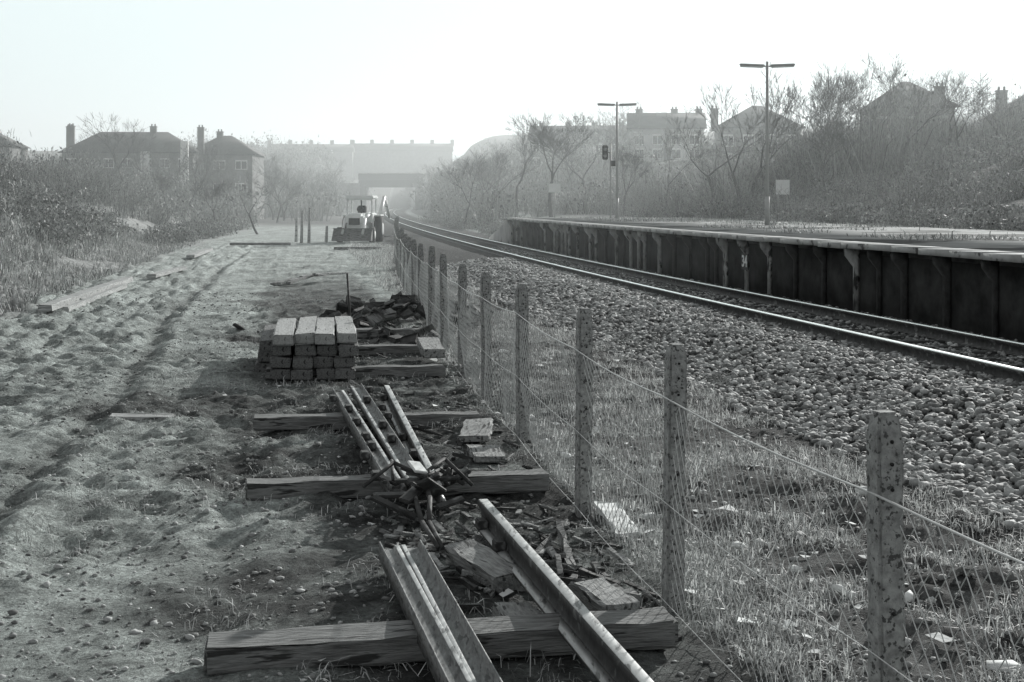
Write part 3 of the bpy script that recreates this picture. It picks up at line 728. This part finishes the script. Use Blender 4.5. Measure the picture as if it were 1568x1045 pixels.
for i in range(110):
    d=random.uniform(150,285); side=random.random()
    u=random.uniform(-34,-4) if side<.5 else random.uniform(15,40)
    tree(tx(u,d),d,random.uniform(5,8.5),None,'tree_%d'%i,dt)
for i in range(70):
    d=random.uniform(120,330); u=random.uniform(14,26) if i%2 else random.uniform(-16,1)
    if d<170 and u<0: u-=8
    tree(tx(u,d),d,random.uniform(5,8),None,'treeb_%d'%i,dt)
mass('distant_scrub',farb,200,reg(-60,0,165,340),1.4,2.8)
mass('distant_scrub',farb,90,reg(-70,-2,330,395),2.2,3.4)
mass('distant_scrub',farb,150,reg(16,60,165,340),1.4,2.8)
mass('distant_scrub',farb,80,reg(-120,-30,120,260),1.0,2.2)

# ------------------------------------------------------------------ haze, sky, sun
hz=box('haze',(0,270,13),(700,490,34),M_white)
m=bpy.data.materials.new('haze_volume'); m.use_nodes=True; nt=m.node_tree
for n_ in list(nt.nodes): nt.nodes.remove(n_)
o_=nt.nodes.new('ShaderNodeOutputMaterial'); vs=nt.nodes.new('ShaderNodeVolumeScatter'); vs.inputs['Density'].default_value=.0018; vs.inputs['Anisotropy'].default_value=.5
vs.inputs['Color'].default_value=(.93,1,1,1)
nt.links.new(vs.outputs[0],o_.inputs['Volume']); hz.data.materials.clear(); hz.data.materials.append(m)

EL=math.radians(19); AZ=math.atan2(.48,.88)
w=bpy.data.worlds.new('World'); scene.world=w; w.use_nodes=True; nt=w.node_tree; N=nt.nodes; L=nt.links
sky=N.new('ShaderNodeTexSky'); sky.sky_type='NISHITA'; sky.sun_disc=False; sky.sun_elevation=EL; sky.sun_rotation=AZ; sky.dust_density=5; sky.air_density=1.0
hs=N.new('ShaderNodeHueSaturation'); hs.inputs['Saturation'].default_value=.06; hs.inputs['Value'].default_value=1.1
L.new(sky.outputs[0],hs.inputs['Color'])
# bright haze low in the sunward half of the sky
tcw=N.new('ShaderNodeTexCoord'); sx_=N.new('ShaderNodeSeparateXYZ'); L.new(tcw.outputs['Generated'],sx_.inputs[0])
mrw=N.new('ShaderNodeMapRange'); mrw.interpolation_type='SMOOTHSTEP'; mrw.inputs['From Min'].default_value=.15; mrw.inputs['From Max'].default_value=.5
mrw.inputs['To Min'].default_value=5.6; mrw.inputs['To Max'].default_value=0.8; L.new(sx_.outputs[2],mrw.inputs['Value'])
dp=N.new('ShaderNodeVectorMath'); dp.operation='DOT_PRODUCT'; dp.inputs[1].default_value=(math.sin(AZ),math.cos(AZ),0); L.new(tcw.outputs['Generated'],dp.inputs[0])
mrd=N.new('ShaderNodeMapRange'); mrd.interpolation_type='SMOOTHSTEP'; mrd.inputs['From Min'].default_value=-.2; mrd.inputs['From Max'].default_value=.6; mrd.inputs['To Min'].default_value=.15; mrd.inputs['To Max'].default_value=1
L.new(dp.outputs['Value'],mrd.inputs['Value'])
ml=N.new('ShaderNodeMath'); ml.operation='MULTIPLY'; L.new(mrw.outputs[0],ml.inputs[0]); L.new(mrd.outputs[0],ml.inputs[1])
ad=N.new('ShaderNodeVectorMath'); ad.operation='ADD'; L.new(hs.outputs[0],ad.inputs[0]); L.new(ml.outputs[0],ad.inputs[1])
bg=N['Background']; bg.inputs['Strength'].default_value=.12
mn=N.new('ShaderNodeVectorMath'); mn.operation='MINIMUM'; mn.inputs[1].default_value=(.84/.12,.975/.12,.985/.12)
L.new(ad.outputs[0],mn.inputs[0]); L.new(mn.outputs[0],bg.inputs['Color'])
sl=bpy.data.lights.new('sun','SUN'); sl.energy=5; sl.angle=math.radians(.5); sl.color=(1,.99,.965)
so=bpy.data.objects.new('sun',sl); C.objects.link(so)
sd=Vector((math.sin(AZ)*math.cos(EL),math.cos(AZ)*math.cos(EL),math.sin(EL)))
so.rotation_euler=(-sd).to_track_quat('-Z','Y').to_euler()
cam=bpy.data.cameras.new('camera'); cam.lens=50; cam.sensor_width=36; cam.shift_y=-.1355; cam.clip_end=6000; cam.clip_start=.1
co=bpy.data.objects.new('camera',cam); C.objects.link(co); co.location=(0,0,2.2); co.rotation_euler=(math.radians(90),0,0); scene.camera=co
scene.view_settings.view_transform='Standard'; scene.view_settings.look='None'; scene.view_settings.exposure=0
